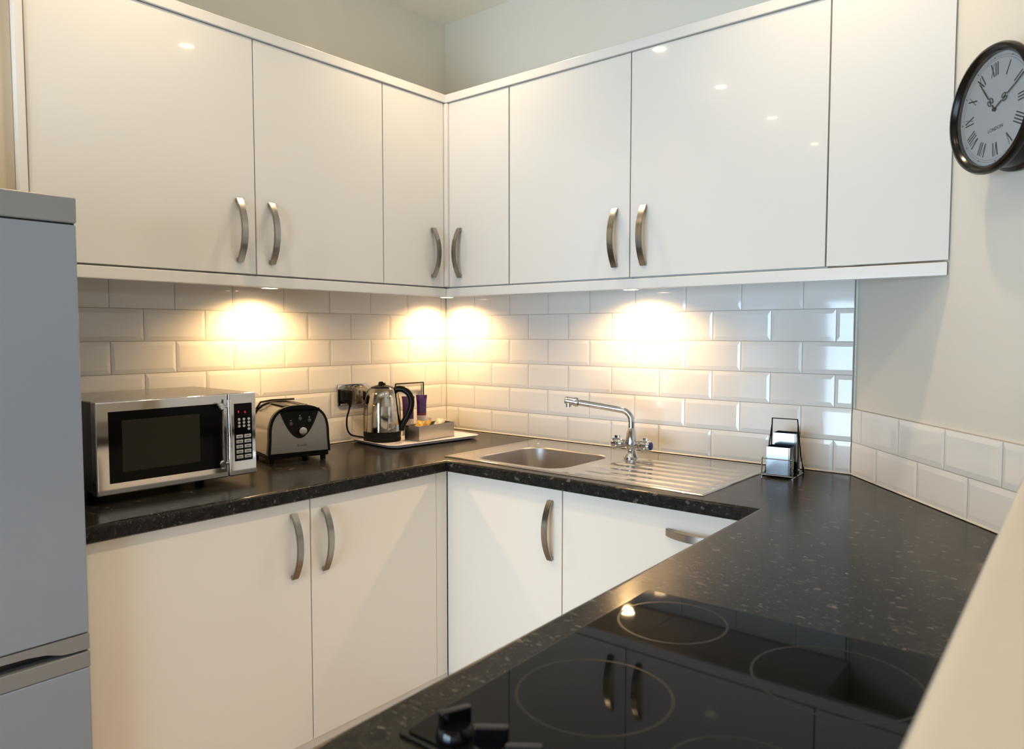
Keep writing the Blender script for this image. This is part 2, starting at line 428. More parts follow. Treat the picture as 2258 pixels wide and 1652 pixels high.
# ------------------------------------------------------------------ base units
BD = .585
BZ0, BZ1 = .152, .866
def base_left(ya, yb, label, hpos, name='base_cabinet'):
    t = thing(name, label, 'cabinet', (0, ya, 0), RL, 'base cabinets'); W = yb-ya
    carcass(t, 0, W, -(BD-.021), -.001, .15, .871)
    door(t, 0, W, -BD, BZ0, BZ1, M['base_door'], hpos-ya, .7405); return t
base_left(-1.7480, -1.1452, 'cream gloss base cabinet under the microwave, next to the fridge', -1.2035)
base_left(-1.1452, -.6385, 'cream gloss base cabinet under the toaster, left of the corner post', -1.0990)
b = B(); b.box(.5, BD-.002, -.6380, -.5868, .15, .871, .001)
tag(obj('corner_filler_post', b, M['base_door']), 'narrow cream filler post in the inner corner between the base cabinets', 'panel')
t = thing('sink_base_cabinet', 'white gloss base cabinet below the sink bowl with upright handle', 'cabinet', (.589, 0, 0), 0, 'base cabinets')
b = B()
for x0, x1 in ((.001, .019), (.467, .485)): b.box(x0, x1, -(BD-.021), -.001, .15, .871)
b.box(.019, .467, -(BD-.021), -.001, .15, .168); b.box(.019, .467, -.012, -.001, .168, .70)
obj('carcass', b, M['carcass'], t, smooth=False)
door(t, -.0060, .4865, -BD, BZ0, BZ1, M['base_door'], .4435, .7355)
t = thing('integrated_dishwasher', 'white front of a built-in appliance with a level handle, below the draining board', 'appliance', (1.0755, 0, 0), 0)
b = B(); b.box(.003, .598, -(BD-.021), -.02, .15, .866); obj('carcass', b, M['carcass'], t, smooth=False)
door(t, 0, .60, -BD, BZ0, BZ1, M['base_door'], .447, .801, True, 'front_panel')
b = B(); b.box(.548, .563, -1.75, -.5665, .002, .1495); tag(obj('plinth', b, M['base_door'], smooth=False), 'cream plinth below the left hand base cabinets', 'plinth')
b = B(); b.box(.5635, 1.70, -.563, -.548, .002, .1495); tag(obj('plinth', b, M['base_door'], smooth=False), 'white plinth below the sink base cabinet', 'plinth')
# peninsula cabinets under the hob (their backs towards the half wall)
PX, PY = 1.69, -.62
t = thing('hob_base_cabinet', 'white base cabinet carrying the hob, facing the microwave side', 'cabinet', (PX, PY, 0), SK, 'base cabinets')
b = B(); b.box(.042, .56, -1.70, -.03, .15, .871); obj('carcass', b, M['carcass'], t, smooth=False)
for ya, yb in ((-.03, -.60), (-.60, -1.15), (-1.15, -1.70)):
    b = B(); b.box(.021, .041, yb+G, ya-G, BZ0, BZ1, .0016); d = obj('door', b, M['base_door'], t)
    h = handle(d, .021, yb+.06, .74); h.rotation_euler = (0, 0, -PI/2)
b = B(); b.box(.09, .105, -1.7, -.03, .002, .148); obj('plinth', b, M['base_door'], t, smooth=False)

# ------------------------------------------------------------------ worktops
EDGE = [(.030, .872), (.004, .872), (.001, .8735), (0, .877), (0, .900), (.0012, .9048), (.004, .908), (.008, .9097), (.014, .910)]
def fill_top(bm, outer, holes, z, flip=False):
    es = []
    for loop in [outer] + holes:
        vs = [bm.verts.new((x, y, z)) for x, y in loop]
        for i in range(len(vs)): es.append(bm.edges.new((vs[i], vs[(i+1) % len(vs)])))
    r = bmesh.ops.triangle_fill(bm, use_beauty=True, use_dissolve=False, edges=es)
    for f in r['geom']:
        if isinstance(f, bmesh.types.BMFace):
            if (f.normal.z < 0) != flip: f.normal_flip()
jend = aw(.789)
SINKHOLE = rrect(.575, 1.50, -.545, -.06, .03, 4)
b = B()
P0, P1, P2 = (.607, -1.7495), (.612, -.617), (1.69, -.620)
def off(d):
    return [(P0[0]-d, P0[1]), (P1[0]-d, P1[1]+d), (P2[0]+d, P2[1]+d)]
rings = [[(x, y, z) for x, y in off(d)] for d, z in EDGE]
for r0, r1 in zip(rings, rings[1:]):
    for i in range(2): b.quads([(r0[i], r0[i+1], r1[i+1], r1[i])])
for r0, r1 in zip(rings, rings[1:]):
    for i in (0,): pass
iN = off(EDGE[-1][0]); i0 = off(EDGE[0][0])
tail = [(1.737, -.598), (jend.x, -.598), (A0.x, -.0005), (.0005, -.0005), (.0005, P0[1])]
fill_top(b.bm, iN + tail, [SINKHOLE], .910)
fill_top(b.bm, i0 + tail, [SINKHOLE], .872, True)
for loop in (tail, ):
    for i in range(len(loop)-1):
        (x0, y0), (x1, y1) = loop[i], loop[i+1]
        b.quads([((x0, y0, .872), (x1, y1, .872), (x1, y1, .91), (x0, y0, .91))])
n = len(SINKHOLE)
b.quads([((*SINKHOLE[i], .872), (*SINKHOLE[(i+1) % n], .872), (*SINKHOLE[(i+1) % n], .91), (*SINKHOLE[i], .91)) for i in range(n)])
b.bm.faces.new([b.bm.verts.new((*off(d)[0], z)) for d, z in EDGE] + [b.bm.verts.new((.0005, P0[1], .91)), b.bm.verts.new((.0005, P0[1], .872))])
bmesh.ops.remove_doubles(b.bm, verts=b.bm.verts[:], dist=1e-5)
bmesh.ops.recalc_face_normals(b.bm, faces=b.bm.faces[:])
o = obj('worktop', b, M['worktop'], ang=40); tag(o, 'black flecked L-shaped worktop under the microwave, kettle and sink', 'worktop', 'black flecked worktops')
# hob run worktop, lying a hair proud at the joint
b = B()
Q0, Q1 = (1.690, -.6212), (1.690+SK*1.74, -2.36)
def offb(d): return [(Q0[0]+d, Q0[1]+d), (Q1[0]+d, Q1[1])]
rings = [[(x, y, z) for x, y in offb(d)] for d, z in EDGE]
for r0, r1 in zip(rings, rings[1:]): b.quads([(r0[0], r0[1], r1[1], r1[0])])
tailb = [(hx(Q1[1])-.0008, Q1[1]), (hx(-.70)-.0008, -.70), (jend.x-.001, -.6005), (1.7378, -.6005)]
DB = .0007
fill_top(b.bm, offb(EDGE[-1][0]) + tailb, [], .910)
fill_top(b.bm, offb(EDGE[0][0]) + tailb, [], .872, True)
for i in range(len(tailb)-1):
    (x0, y0), (x1, y1) = tailb[i], tailb[i+1]
    b.quads([((x0, y0, .872), (x1, y1, .872), (x1, y1, .91), (x0, y0, .91))])
for e in (0, 1):
    cap = [b.bm.verts.new((*offb(d)[e], z)) for d, z in EDGE]
    tx = tailb[-1] if e == 0 else tailb[0]
    b.bm.faces.new(cap + [b.bm.verts.new((*tx, .91)), b.bm.verts.new((*tx, .872))])
bmesh.ops.remove_doubles(b.bm, verts=b.bm.verts[:], dist=1e-5)
bmesh.ops.recalc_face_normals(b.bm, faces=b.bm.faces[:])
o = obj('worktop', b, M['worktop'], ang=40); o.location.z = DB; tag(o, 'black flecked worktop around the hob, joined to the sink run', 'worktop', 'black flecked worktops')

# ------------------------------------------------------------------ sink
t = thing('kitchen_sink', 'stainless steel inset sink with ribbed draining board on the right', 'sink', (0, 0, .9102))
sx0, sx1, sy0, sy1 = .549, 1.526, -.567, -.032
bx0, bx1, by0, by1 = .640, 1.010, -.532, -.180
b = B(); bm = b.bm
# deck as a height field around the bowl opening
def deck_h(x, y):
    e = min(x-sx0, sx1-x, y-sy0, sy1-y)
    h = .0005 + .0035*min(1, max(0, e)/.004)
    if e > .012: h -= .0022*min(1, (e-.012)/.006)
    if 1.075 < x < 1.497 and by0-.02 < y < -.160:
        ramp = min(1, (x-1.075)/.03, (1.497-x)/.008)
        ph = (y+.175)/.0603
        fr = ph - round(ph)
        h += ramp*.0042*math.exp(-(fr/.17)**2) - ramp*.0008
    return h
xs = sorted(set([sx0, sx0+.002, sx0+.004, sx0+.012, sx0+.018, .62, bx0-.008, 1.02, 1.05, 1.075, 1.09, 1.105, 1.2, 1.3, 1.4, 1.47, 1.489, 1.493, 1.497, sx1-.018, sx1-.012, sx1-.004, sx1-.002, sx1]))
xs2 = []
for q in xs: xs2.append(q)
ys = [sy0, sy0+.002, sy0+.004, sy0+.012, sy0+.018] + [-.543+.004*i for i in range(97)]
ys = [y for y in ys if y < -.158] + [-.15, -.12, -.09, sy1-.018, sy1-.012, sy1-.004, sy1-.002, sy1]
ys = sorted(set(round(y, 5) for y in ys))
xcols = [x for x in xs if x >= 1.02]
xl = [x for x in xs if x <= bx0-.008]
grid = {}
def gv(x, y):
    k = (round(x, 5), round(y, 5))
    if k not in grid: grid[k] = bm.verts.new((x, y, deck_h(x, y)))
    return grid[k]
def patch(X, Y):
    for i in range(len(X)-1):
        for j in range(len(Y)-1):
            bm.faces.new((gv(X[i], Y[j]), gv(X[i+1], Y[j]), gv(X[i+1], Y[j+1]), gv(X[i], Y[j+1])))
patch(xcols, ys)
patch(xl, ys)
xb = [xl[-1], .70, .76, .83, .90, .96, xcols[0]]
ylo = [y for y in ys if y <= -.542+.0015]; yhi = [y for y in ys if y >= -.163]
patch(xb, ylo); patch(xb, yhi)
# collar between rectangle and rounded bowl mouth
hole = []
ya_, yb_ = ylo[-1], yhi[0]
for x in xb: hole.append((x, ya_))
mid = [y for y in ys if ya_ < y < yb_]
for y in mid: hole.append((xb[-1], y))
for x in xb[::-1]: hole.append((x, yb_))
for y in mid[::-1]: hole.append((xb[0], y))
mouth = rrect(bx0, bx1, by0+.006, by1, .075, 8)
es = []
hv = [gv(x, y) for x, y in hole]
for i in range(len(hv)):
    e = bm.edges.get((hv[i], hv[(i+1) % len(hv)])) or bm.edges.new((hv[i], hv[(i+1) % len(hv)])); es.append(e)
mv = [bm.verts.new((x, y, .0014)) for x, y in mouth]
for i in range(len(mv)): es.append(bm.edges.new((mv[i], mv[(i+1) % len(mv)])))
bmesh.ops.triangle_fill(bm, use_beauty=True, edges=es)
bmesh.ops.recalc_face_normals(bm, faces=bm.faces[:])
if sum(f.normal.z for f in bm.faces) < 0: bmesh.ops.reverse_faces(bm, faces=bm.faces[:])
obj('drainboard', b, M['steel'], t, ang=50)
b = B(); bm = b.bm
def loop(inset, z, r): return [bm.verts.new((x, y, z)) for x, y in rrect(bx0+inset, bx1-inset, by0+.006+inset, by1-inset, max(.01, r), 8)]
rs = [loop(0, .0014, .075), loop(.003, -.0005, .073), loop(.0045, -.004, .072), loop(.010, -.08, .068), loop(.016, -.145, .062), loop(.024, -.160, .055), loop(.040, -.167, .04), loop(.12, -.169, .02)]
for a, c in zip(rs, rs[1:]):
    for i in range(len(a)): bm.faces.new((a[i], a[(i+1) % len(a)], c[(i+1) % len(c)], c[i]))
bm.faces.new(rs[-1])
bmesh.ops.recalc_face_normals(bm, faces=bm.faces[:])
if rs[-1][0].link_faces and [f for f in bm.faces if len(f.verts) > 4][0].normal.z < 0: bmesh.ops.reverse_faces(bm, faces=bm.faces[:])
obj('bowl', b, M['bowl'], t, ang=60)
b = B(); b.lathe([(.0, -.1665), (.018, -.1665), (.03, -.1655), (.04, -.1645), (.043, -.1675)], 32, at=(.825, -.355, 0)); obj('waste', b, M['chrome'], t)
b = B(); b.lathe([(0, .0052), (.009, .0048), (.013, .003), (.014, .001)], 24, at=(.612, -.108, 0)); obj('plug_post', b, M['chrome'], t)
b = B(); b.lathe([(0, .0036), (.010, .0034), (.013, .002)], 24, at=(1.052, -.535, 0)); obj('blanking_cap', b, M['steel'], t)

# ------------------------------------------------------------------ tap
t = thing('mixer_tap', 'chrome twin-lever mixer tap with swan spout standing on the sink deck', 'tap', (1.0714, -.172, .9122))
b = B(); b.lathe([(.027, 0), (.027, .004), (.0215, .012), (.0165, .026), (.017, .034), (.021, .040), (.022, .052), (.0195, .066), (.0175, .085), (.0135, .098), (.0115, .104), (0, .104)], 36); obj('body', b, M['chrome'], t)
tip = Vector((-.178, -.068, .187)); elbow = Vector((0, 0, .160))
hd = Vector((tip.x, tip.y, 0)).normalized(); path = [Vector((0, 0, .095)), Vector((0, 0, .118))]
r = .040
for i in range(0, 9):
    a = i/8*math.radians(78)
    path.append(Vector((0, 0, .126)) + hd*(r-r*math.cos(a)) + Vector((0, 0, r*math.sin(a))))
path += [path[-1].lerp(tip, .5), tip]
b = B(); b.tube(path, .0112, 16); obj('spout', b, M['chrome'], t)
d3 = (tip-path[-3]).normalized(); side = d3.to_track_quat('Z', 'Y').to_matrix().to_4x4()
b = B(); b.lathe([(.0112, -.006), (.016, 0), (.016, .013), (.0135, .017), (.0135, .042), (.012, .047), (0, .047)], 24, mx=Matrix.Translation(tip) @ side)
noz = tip + d3*.034
b.lathe([(.0105, -.022), (.0105, .002), (.006, .004), (0, .004)], 24, at=noz); obj('spout_end', b, M['chrome'], t)
for sgn, capm in ((-1, M['chrome']), (1, M['blue'])):
    b = B(); pr = [(.012, .012), (.012, .024), (.0155, .027), (.0155, .033), (.0165, .036), (.0195, .044), (.0195, .068), (.0155, .075), (0, .075)]
    mx = Matrix.Translation((0, 0, .047)) @ Matrix.Rotation(sgn*PI/2, 4, 'Y')
    b.lathe(pr, 28, mx=mx)
    for k in range(3):
        a = k*2*PI/3 + PI/2
        b.box(-.0065, .0065, .009, .0275, .048, .065, .0025, mx=mx @ Matrix.Rotation(a + (PI if sgn < 0 else 0), 4, 'Z'))
    h = obj('lever', b, M['chrome'], t)
    if sgn > 0:
        b = B(); b.lathe([(.0135, .0752), (.0135, .0775), (.008, .0795), (0, .0795)], 24, mx=mx); obj('blue_cap', b, capm, h)

# ------------------------------------------------------------------ hob
hobx, hoby = 1.7715, -1.308
t = thing('ceramic_hob', 'black glass ceramic hob with four rings and side control knobs', 'hob', (hobx, hoby, .9112), SK)
HWX, HWY = .500, .566
b = B(); b.box(0, HWX, -HWY, 0, 0, .0035, .0015); 
obj('frame', b, M['hobframe'], t)
b = B(); b.prism(rrect(.006, HWX-.006, -HWY+.006, -.006, .006, 4), .0034, .0058, bev=.0007); gl = obj('glass_top', b, M['hob'], t)
def ring(cx, cy, r):
    b = B(); bm = b.bm; n = 96; z = .00592
    for r0, r1 in ((r-.0018, r+.0018),):
        for i in range(n):
            a, c = 2*PI*i/n, 2*PI*(i+1)/n
            b.quads([((cx+r0*math.cos(a), cy+r0*math.sin(a), z), (cx+r1*math.cos(a), cy+r1*math.sin(a), z), (cx+r1*math.cos(c), cy+r1*math.sin(c), z), (cx+r0*math.cos(c), cy+r0*math.sin(c), z))])
    obj('cooking_ring', b, M['ring'], t)
cs, sn = math.cos(SK), math.sin(SK)
def loc(x, y):
    dx, dy = x-hobx, y-hoby; return (dx*cs+dy*sn, -dx*sn+dy*cs)
for x, y, r in ((1.873, -1.4125, .079), (1.906, -1.672, .092), (2.116, -1.453, .099), (2.108, -1.722, .076)): ring(*loc(x, y), r)
for x, y, ang in ((1.8425, -1.842, 1.15), (1.895, -1.844, .62), (1.9425, -1.850, .62), (1.988, -1.842, .62)):
    lx, ly = loc(x, y); b = B()
    b.lathe([(.0205, 0), (.0205, .004), (.0185, .010), (.0165, .013), (0, .013)], 32, at=(lx, ly, .0058))
    mx = Matrix.Translation((lx, ly, .0058)) @ Matrix.Rotation(ang, 4, 'Z')
    b.prism([(-.017, -.0055), (.017, -.0055), (.0185, 0), (.017, .0055), (-.017, .0055), (-.0185, 0)], .011, .030, mx=mx, bev=.0018)
    obj('knob', b, M['knob'], t)

# ------------------------------------------------------------------ fridge freezer
FX = .65; fy1 = -1.7635; fy0 = fy1-.555
t = thing('fridge_freezer', 'silver grey upright fridge freezer at the left end of the worktop', 'fridge', (0, fy0, 0))
W = fy1-fy0
b = B(); b.box(.03, FX-.065, .002, W-.002, .02, 1.565, .004); obj('body', b, M['fridge'], t)
b = B(); b.box(.03, FX-.06, 0, W, 1.5655, 1.631, .004); b.box(FX-.06, FX, -.001, W+.001, 1.5765, 1.6315, .004, 3); cp = obj('top_cap', b, M['fridgetop'], t)
b = B(); b.box(FX-.0605, FX-.008, .002, W-.002, 1.570, 1.577); obj('top_seam', b, M['dark'], cp, smooth=False)
b = B(); b.box(FX-.06, FX-.0015, 0, W, .688, 1.5735, .004, 3); du = obj('fridge_door', b, M['fridge'], t)
# lower band of the fridge door with the scooped grip
b = B(); pts = [(0, .6865), (0, .6515), (.035, .6515), (.055, .6535), (.085, .664), (.12, .6685), (W/2, .6715)]
pts = pts + [(W-y, z) for y, z in pts[:-1][::-1]]
b.prism(pts, 0, .0595, mx=Matrix(((0, 0, 1, FX-.06), (1, 0, 0, 0), (0, 1, 0, 0), (0, 0, 0, 1))), bev=.0015); obj('grip_band', b, M['fridgetrim'], du)
b = B(); b.box(FX-.062, FX-.030, .01, W-.01, .643, .673); obj('grip_recess', b, M['dark'], du, smooth=False)
b = B(); b.box(FX-.06, FX-.0015, 0, W, .02, .6105, .004, 3); dl = obj('freezer_door', b, M['fridge'], t)
b = B(); b.box(FX-.06, FX-.0005, -.0005, W+.0005, .611, .6465, .003, 3); obj('grip_band', b, M['fridgetrim'], dl)
for y in (.06, W-.06):
    for x in (.08, FX-.1):
        b = B(); b.lathe([(.02, 0), (.02, .021)], 20, at=(x, y, 0)); obj('foot', b, M['black'], t)

# ------------------------------------------------------------------ microwave
mwx, mwa, mwb = .415, -1.6505, -1.2095
t = thing('microwave_oven', 'stainless steel microwave oven with dark glass door on the worktop', 'microwave', (0, mwa, .9104)); W = mwb-mwa
z0, z1 = .0215, .2605
b = B(); b.box(.055, mwx-.030, .004, W-.004, z0+.004, z1-.003, .003); obj('casing', b, [M['mw_side']], t)
b = B(); b.box(.055, mwx-.026, .003, W-.003, z1-.0032, z1-.0002, .001); obj('top_panel', b, M['toaster'], t)
yd = W-.088
b = B(); b.box(mwx-.030, mwx, 0, yd-.001, z0, z1, .004, 3); dr = obj('door', b, M['mirror_steel'], t)
gy0, gy1, gz0, gz1 = .030, yd-.019, z0+.030, z1-.026
b = B(); b.box(mwx-.002, mwx+.0012, gy0, gy1, gz0, gz1, .0008); obj('glass_panel', b, M['mw_glass'], dr)
b = B(); b.box(mwx-.001, mwx+.0015, gy0+.032, gy1-.066, gz0+.026, gz1-.024, .0002); obj('viewing_window', b, M['mw_window'], dr)
b = B(); hy = yd-.008; b.tube([(mwx+.018, hy, gz0-.008), (mwx+.022, hy, (gz0+gz1)/2), (mwx+.018, hy, gz1+.010)], .0055, 14)
hd_ = obj('handle', b, M['chrome'], dr)
for z in (gz0+.014, gz1-.008):
    b = B(); b.lathe([(.0075, -.002), (.0075, .010), (.010, .012), (.010, .020), (.007, .0235), (0, .0235)], 24, axis='X', at=(mwx, hy-.021, z)); obj('handle_stud', b, M['chrome'], hd_)
    b = B(); b.tube([(mwx+.014, hy-.021, z), (mwx+.018, hy, z)], .004, 10); obj('handle_arm', b, M['chrome'], hd_)
b = B(); b.box(mwx-.030, mwx, yd+.001, W, z0, z1, .004, 3); cpn = obj('control_panel', b, M['mirror_steel'], t)
b = B(); ky0, ky1, kz0, kz1 = yd+.018, W-.014, z0+.042, z1-.030
b.box(mwx-.001, mwx+.001, ky0, ky1, kz0, kz1, .0005); kp = obj('keypad', b, M['mw_glass'], cpn)
kw = ky1-ky0; xk = mwx+.0012
for fy, fz in ((.24, kz1-.024), (.60, kz1-.026)):
    b = B(); y = ky0+kw*fy
    b.box(mwx, xk, y-.0009, y+.0009, fz-.0036, fz+.0036); b.box(mwx, xk, y-.0022, y+.0022, fz-.0007, fz+.0007)
    obj('display_digit', b, M['red'], kp, smooth=False)
for c, f in enumerate((.26, .53, .80)):
    for rI in range(4 if c == 2 else 3):
        b = B(); b.lathe([(.0040, -.001), (.0040, .0012), (.0032, .0018), (0, .0018)], 16, axis='X', at=(mwx+.001, ky0+kw*f, kz1-.0465-rI*.0098)); obj('round_button', b, M['button'], kp)
for c, f in enumerate((.27, .73)):
    for rI in range(5):
        z = kz0+.012+rI*.0148; y = ky0+kw*f
        b = B(); b.box(mwx, mwx+.0022, y-.0105, y+.0105, z-.0050, z+.0050, .001); k = obj('button', b, M['button'], kp)
        b = B(); b.box(mwx+.0021, mwx+.0023, y-.006, y+.006, z-.0012, z+.0012); obj('button_print', b, M['glyph'], k, smooth=False)
for x in (.09, mwx-.17):
    for y in (.05, W-.09):
        b = B(); b.lathe([(.012, 0), (.014, .0262)], 16, at=(x, y, 0)); obj('foot', b, M['black'], t)

# ------------------------------------------------------------------ toaster
# local frame: -Y faces into the room (front end), X across the front
t = thing('toaster', 'steel and black two-slice toaster between the microwave and the kettle', 'toaster', (.150, -.926, .9104), PI/2 - .25)
hwid, dp = .108, .106
def tprof(w, h, n=14, z0=.0):
    p = [(-w, z0)]
    for i in range(n+1):
        a = PI - PI*i/n
        # superellipse shoulder
        cx, sx = math.cos(a), math.sin(a)
        p.append((w*.965*math.copysign(abs(cx)**.74, cx), z0+.045 + (h-.045)*abs(sx)**.66))
    p.append((w, z0)); return p
ROT = Matrix(((1, 0, 0, 0), (0, 0, 1, 0), (0, 1, 0, 0), (0, 0, 0, 1)))
def tsec(w, h, y0, y1, z0): 
    b = B(); b.prism([(x, z) for x, z in tprof(w, h, 22, 0)], y0, y1, mx=Matrix.Translation((0, 0, z0)) @ ROT); return b
b = tsec(hwid-.004, .158, -dp+.012, dp-.012, .030); obj('body', b, M['toaster'], t, ang=25)
for sgn in (-1, 1):
    ya, yb = (-dp, -dp+.016) if sgn < 0 else (dp-.016, dp)
    b = tsec(hwid, .163, ya, yb, .029); obj('end_moulding', b, M['black'], t, ang=25)
b = B(); b.box(-hwid+.004, hwid-.004, -dp+.006, dp-.006, .014, .034, .004); obj('base', b, M['blackm'], t)
# steel front plate with the black pointed fascia shape left free
fy = -dp-.0014
pl = []
for x, z in tprof(hwid-.010, .150, 22, 0): pl.append((x, z+.034))
b = B(); b.prism(pl, fy, -dp+.001, mx=ROT); pf = obj('front_plate', b, M['toaster_front'], t, ang=25)
ZT_ = .080; FH_ = .100
fas = []
for i in range(-14, 15):
    q = i/14; fas.append((math.copysign(.070*abs(q), q), ZT_ + FH_*abs(q)**2.0))
ztop = dict((round(x, 4), z+.034) for x, z in tprof(hwid-.010, .150, 60, 0))
def top_at(x):
    return min(((abs(xx-x), zz) for xx, zz in ztop.items() if zz > .1), default=(0, .18))[1]
for q in (.98, .6, .2, -.2, -.6, -.98): fas.append((.070*q, top_at(.070*q) + .002))
b = B(); b.prism(fas, fy-.0012, fy+.0006, mx=ROT); ff = obj('fascia', b, M['black'], t, smooth=False)
b = B(); b.lathe([(.0155, 0), (.0155, .004), (.0135, .016), (.011, .0175), (0, .0175)], 28, mx=Matrix.Translation((.006, fy-.001, .105)) @ Matrix.Rotation(PI/2, 4, 'X')); obj('browning_knob', b, M['toaster'], t)
for x, z in ((-.030, .131), (.001, .146), (.033, .139)):
    b = B(); b.lathe([(.0062, 0), (.0062, .0025), (.0045, .0035), (0, .0035)], 16, mx=Matrix.Translation((x, fy-.001, z)) @ Matrix.Rotation(PI/2, 4, 'X')); bt = obj('push_button', b, M['glyph'], t)
    b = B(); b.box(x-.0016, x+.0016, fy-.0018, fy-.0011, z+.0095, z+.0125); obj('button_mark', b, M['button'], bt, smooth=False)
for sgn in (-1, 1):
    b = B(); b.box(sgn*.03-.013, sgn*.03+.013, -dp+.035, dp-.035, .1865, .1896, .001); obj('bread_slot', b, M['dark'], t)
b = B(); b.tube([Vector((-.085, dp-.02, .168)), Vector((-.07, dp-.022, .191)), Vector((-.03, dp-.022, .1965)), Vector((.05, dp-.022, .1965))], .0035, 8); obj('rear_rim', b, M['black'], t)
for x in (-hwid+.02, hwid-.02):
    for y in (-dp+.02, dp-.02):
        b = B(); b.lathe([(.009, 0), (.010, .0145)], 14, at=(x, y, 0)); obj('foot', b, M['blackm'], t)
def text_obj(s, size, m, parent, mx, name, extrude=.0003):
    cu = bpy.data.curves.new('lettering', 'FONT'); cu.body = s; cu.size = size; cu.align_x = 'CENTER'; cu.align_y = 'CENTER'; cu.extrude = extrude
    tmp = bpy.data.objects.new('lettering', cu); COL.objects.link(tmp)
    bpy.context.view_layer.update()
    me = bpy.data.meshes.new_from_object(tmp.evaluated_get(bpy.context.evaluated_depsgraph_get()))
    COL.objects.unlink(tmp); bpy.data.objects.remove(tmp); bpy.data.curves.remove(cu)
    me.name = name; me.materials.clear(); me.materials.append(m); me.transform(mx)
    o = bpy.data.objects.new(name, me); COL.objects.link(o); o.parent = parent; return o
text_obj('Breville', .0115, M['glyph'], pf, Matrix.Translation((.008, fy-.0002, .056)) @ Matrix.Rotation(PI/2, 4, 'X'), 'lettering')

# ------------------------------------------------------------------ tray, kettle and things on the tray
TZ = .9104
t = thing('serving_tray', 'small lilac white rectangular serving tray under the kettle', 'tray', (.175, -.352, TZ), -.10)
b = B(); bm = b.bm
def tl(hx_, hy_, z, r): return [bm.verts.new((x, y, z)) for x, y in rrect(-hx_, hx_, -hy_, hy_, r, 7)]
rs = [tl(.125, .196, 0, .03), tl(.140, .213, .006, .035), tl(.150, .223, .013, .04), tl(.152, .225, .0145, .04), tl(.149, .222, .015, .04), tl(.1445, .2165, .007, .036), tl(.1410, .2125, .0035, .033)]
bm.faces.new(rs[0][::-1])
for a, c in zip(rs, rs[1:]):
    for i in range(len(a)): bm.faces.new((a[i], a[(i+1) % len(a)], c[(i+1) % len(c)], c[i]))
bm.faces.new(rs[-1])
obj('tray_dish', b, M['tray'], t, ang=40)
KX, KY = .098, -.4625; KZ = TZ+.0037
t = thing('electric_kettle', 'polished steel cordless kettle with black handle and base on the tray', 'kettle', (KX, KY, KZ), math.radians(38))
b = B(); b.lathe([(.0735, 0), (.0745, .004), (.0745, .014), (.073, .017), (.073, .019), (.0745, .021), (.0750, .036), (.072, .038), (0, .038)], 48); obj('power_base', b, M['blackm'], t)
b = B(); b.lathe([(.070, .0365), (.0742, .040), (.0744, .060), (.0738, .10), (.0722, .14), (.0690, .170), (.0645, .188), (.0580, .201), (.0495, .209), (.0470, .211), (0, .211)], 56); obj('body', b, M['kettle'], t)
b = B(); b.lathe([(.0440, .2105), (.0440, .2135), (.040, .217), (.026, .221), (.0155, .2235), (.0135, .2325), (.010, .236), (0, .237)], 36); obj('lid', b, M['black'], t)
b = B(); sp = []
b.prism([(-.020, -.044), (.020, -.044), (.010, -.074), (0, -.081), (-.010, -.074)], .150, .201, bev=.004); b.tf(Matrix.Rotation(-PI/2, 4, 'Z') @ Matrix.Rotation(0, 4, 'Z'))
obj('spout', b, M['kettle'], t)
b = B(); hp = [(.052, .203), (.068, .207), (.088, .2035), (.106, .190), (.1165, .168), (.117, .142), (.108, .112), (.094, .086), (.082, .066), (.0765, .050), (.0755, .040)]
# smooth the handle line
def cr(pts, n=6):
    out = []
    P = [pts[0]] + pts + [pts[-1]]
    for i in range(1, len(P)-2):
        for k in range(n):
            u = k/n; p0, p1, p2, p3 = [Vector(q) for q in P[i-1:i+3]]
            out.append(.5*((2*p1) + (p2-p0)*u + (2*p0-5*p1+4*p2-p3)*u*u + (3*p1-p0-3*p2+p3)*u**3))
    out.append(Vector(pts[-1])); return out
hp3 = cr([(x, 0, z) for x, z in hp])
pr = [(.0125*math.cos(a)*1.0, .0085*math.sin(a)) for a in [2*PI*i/14 for i in range(14)]]
b.sweep(hp3, pr, up=Vector((0, 1, 0))); obj('handle', b, M['black'], t)
# cord and plug belong to the kettle: built in world space then moved into its frame
inv = (Matrix.Translation((KX, KY, KZ)) @ Matrix.Rotation(math.radians(38), 4, 'Z')).inverted()
cord = cr([(.040, -.5760, 1.075), (.038, -.5790, 1.045), (.030, -.5850, 1.005), (.026, -.5800, .965), (.024, -.5620, .941), (.036, -.540, .9325), (.050, -.515, .9265)], 8)
b = B(); b.tube(cord, .0035, 10); b.tf(inv); cd = obj('power_cord', b, M['black'], t)
b = B(); b.box(.0075, .040, -.604, -.560, 1.072, 1.122, .009, 4); b.tube([(.036, -.576, 1.078), (.040, -.576, 1.052)], .0075, 12, scales=[1.2, .6]); b.tf(inv); obj('plug', b, M['black'], cd)
# double socket
t = thing('wall_socket', 'polished double wall socket with black inserts behind the kettle', 'socket', (0, -.5365, 1.0985))
b = B(); b.box(.0003, .0055, -.0735, .0735, -.043, .043, .0025, 3); obj('faceplate', b, M['socket'], t)
for y in (-.034, .034):
    b = B(); b.box(.005, .0068, y-.028, y+.028, -.034, .020, .001); ins = obj('insert', b, M['black'] if y < 0 else M['socket'], t)
    for yy, zz, w, h in ((0, .008, .003, .006), (-.0105, -.014, .0045, .004), (.0105, -.014, .0045, .004)):
        b = B(); b.box(.0067, .0070, y+yy-w, y+yy+w, zz-h, zz+h); obj('pin_hole', b, M['dark'], ins, smooth=False)
    b = B(); b.box(.005, .010, y*.35-.0065, y*.35+.0065, .022, .036, .0015); obj('switch_rocker', b, M['socket'], t)
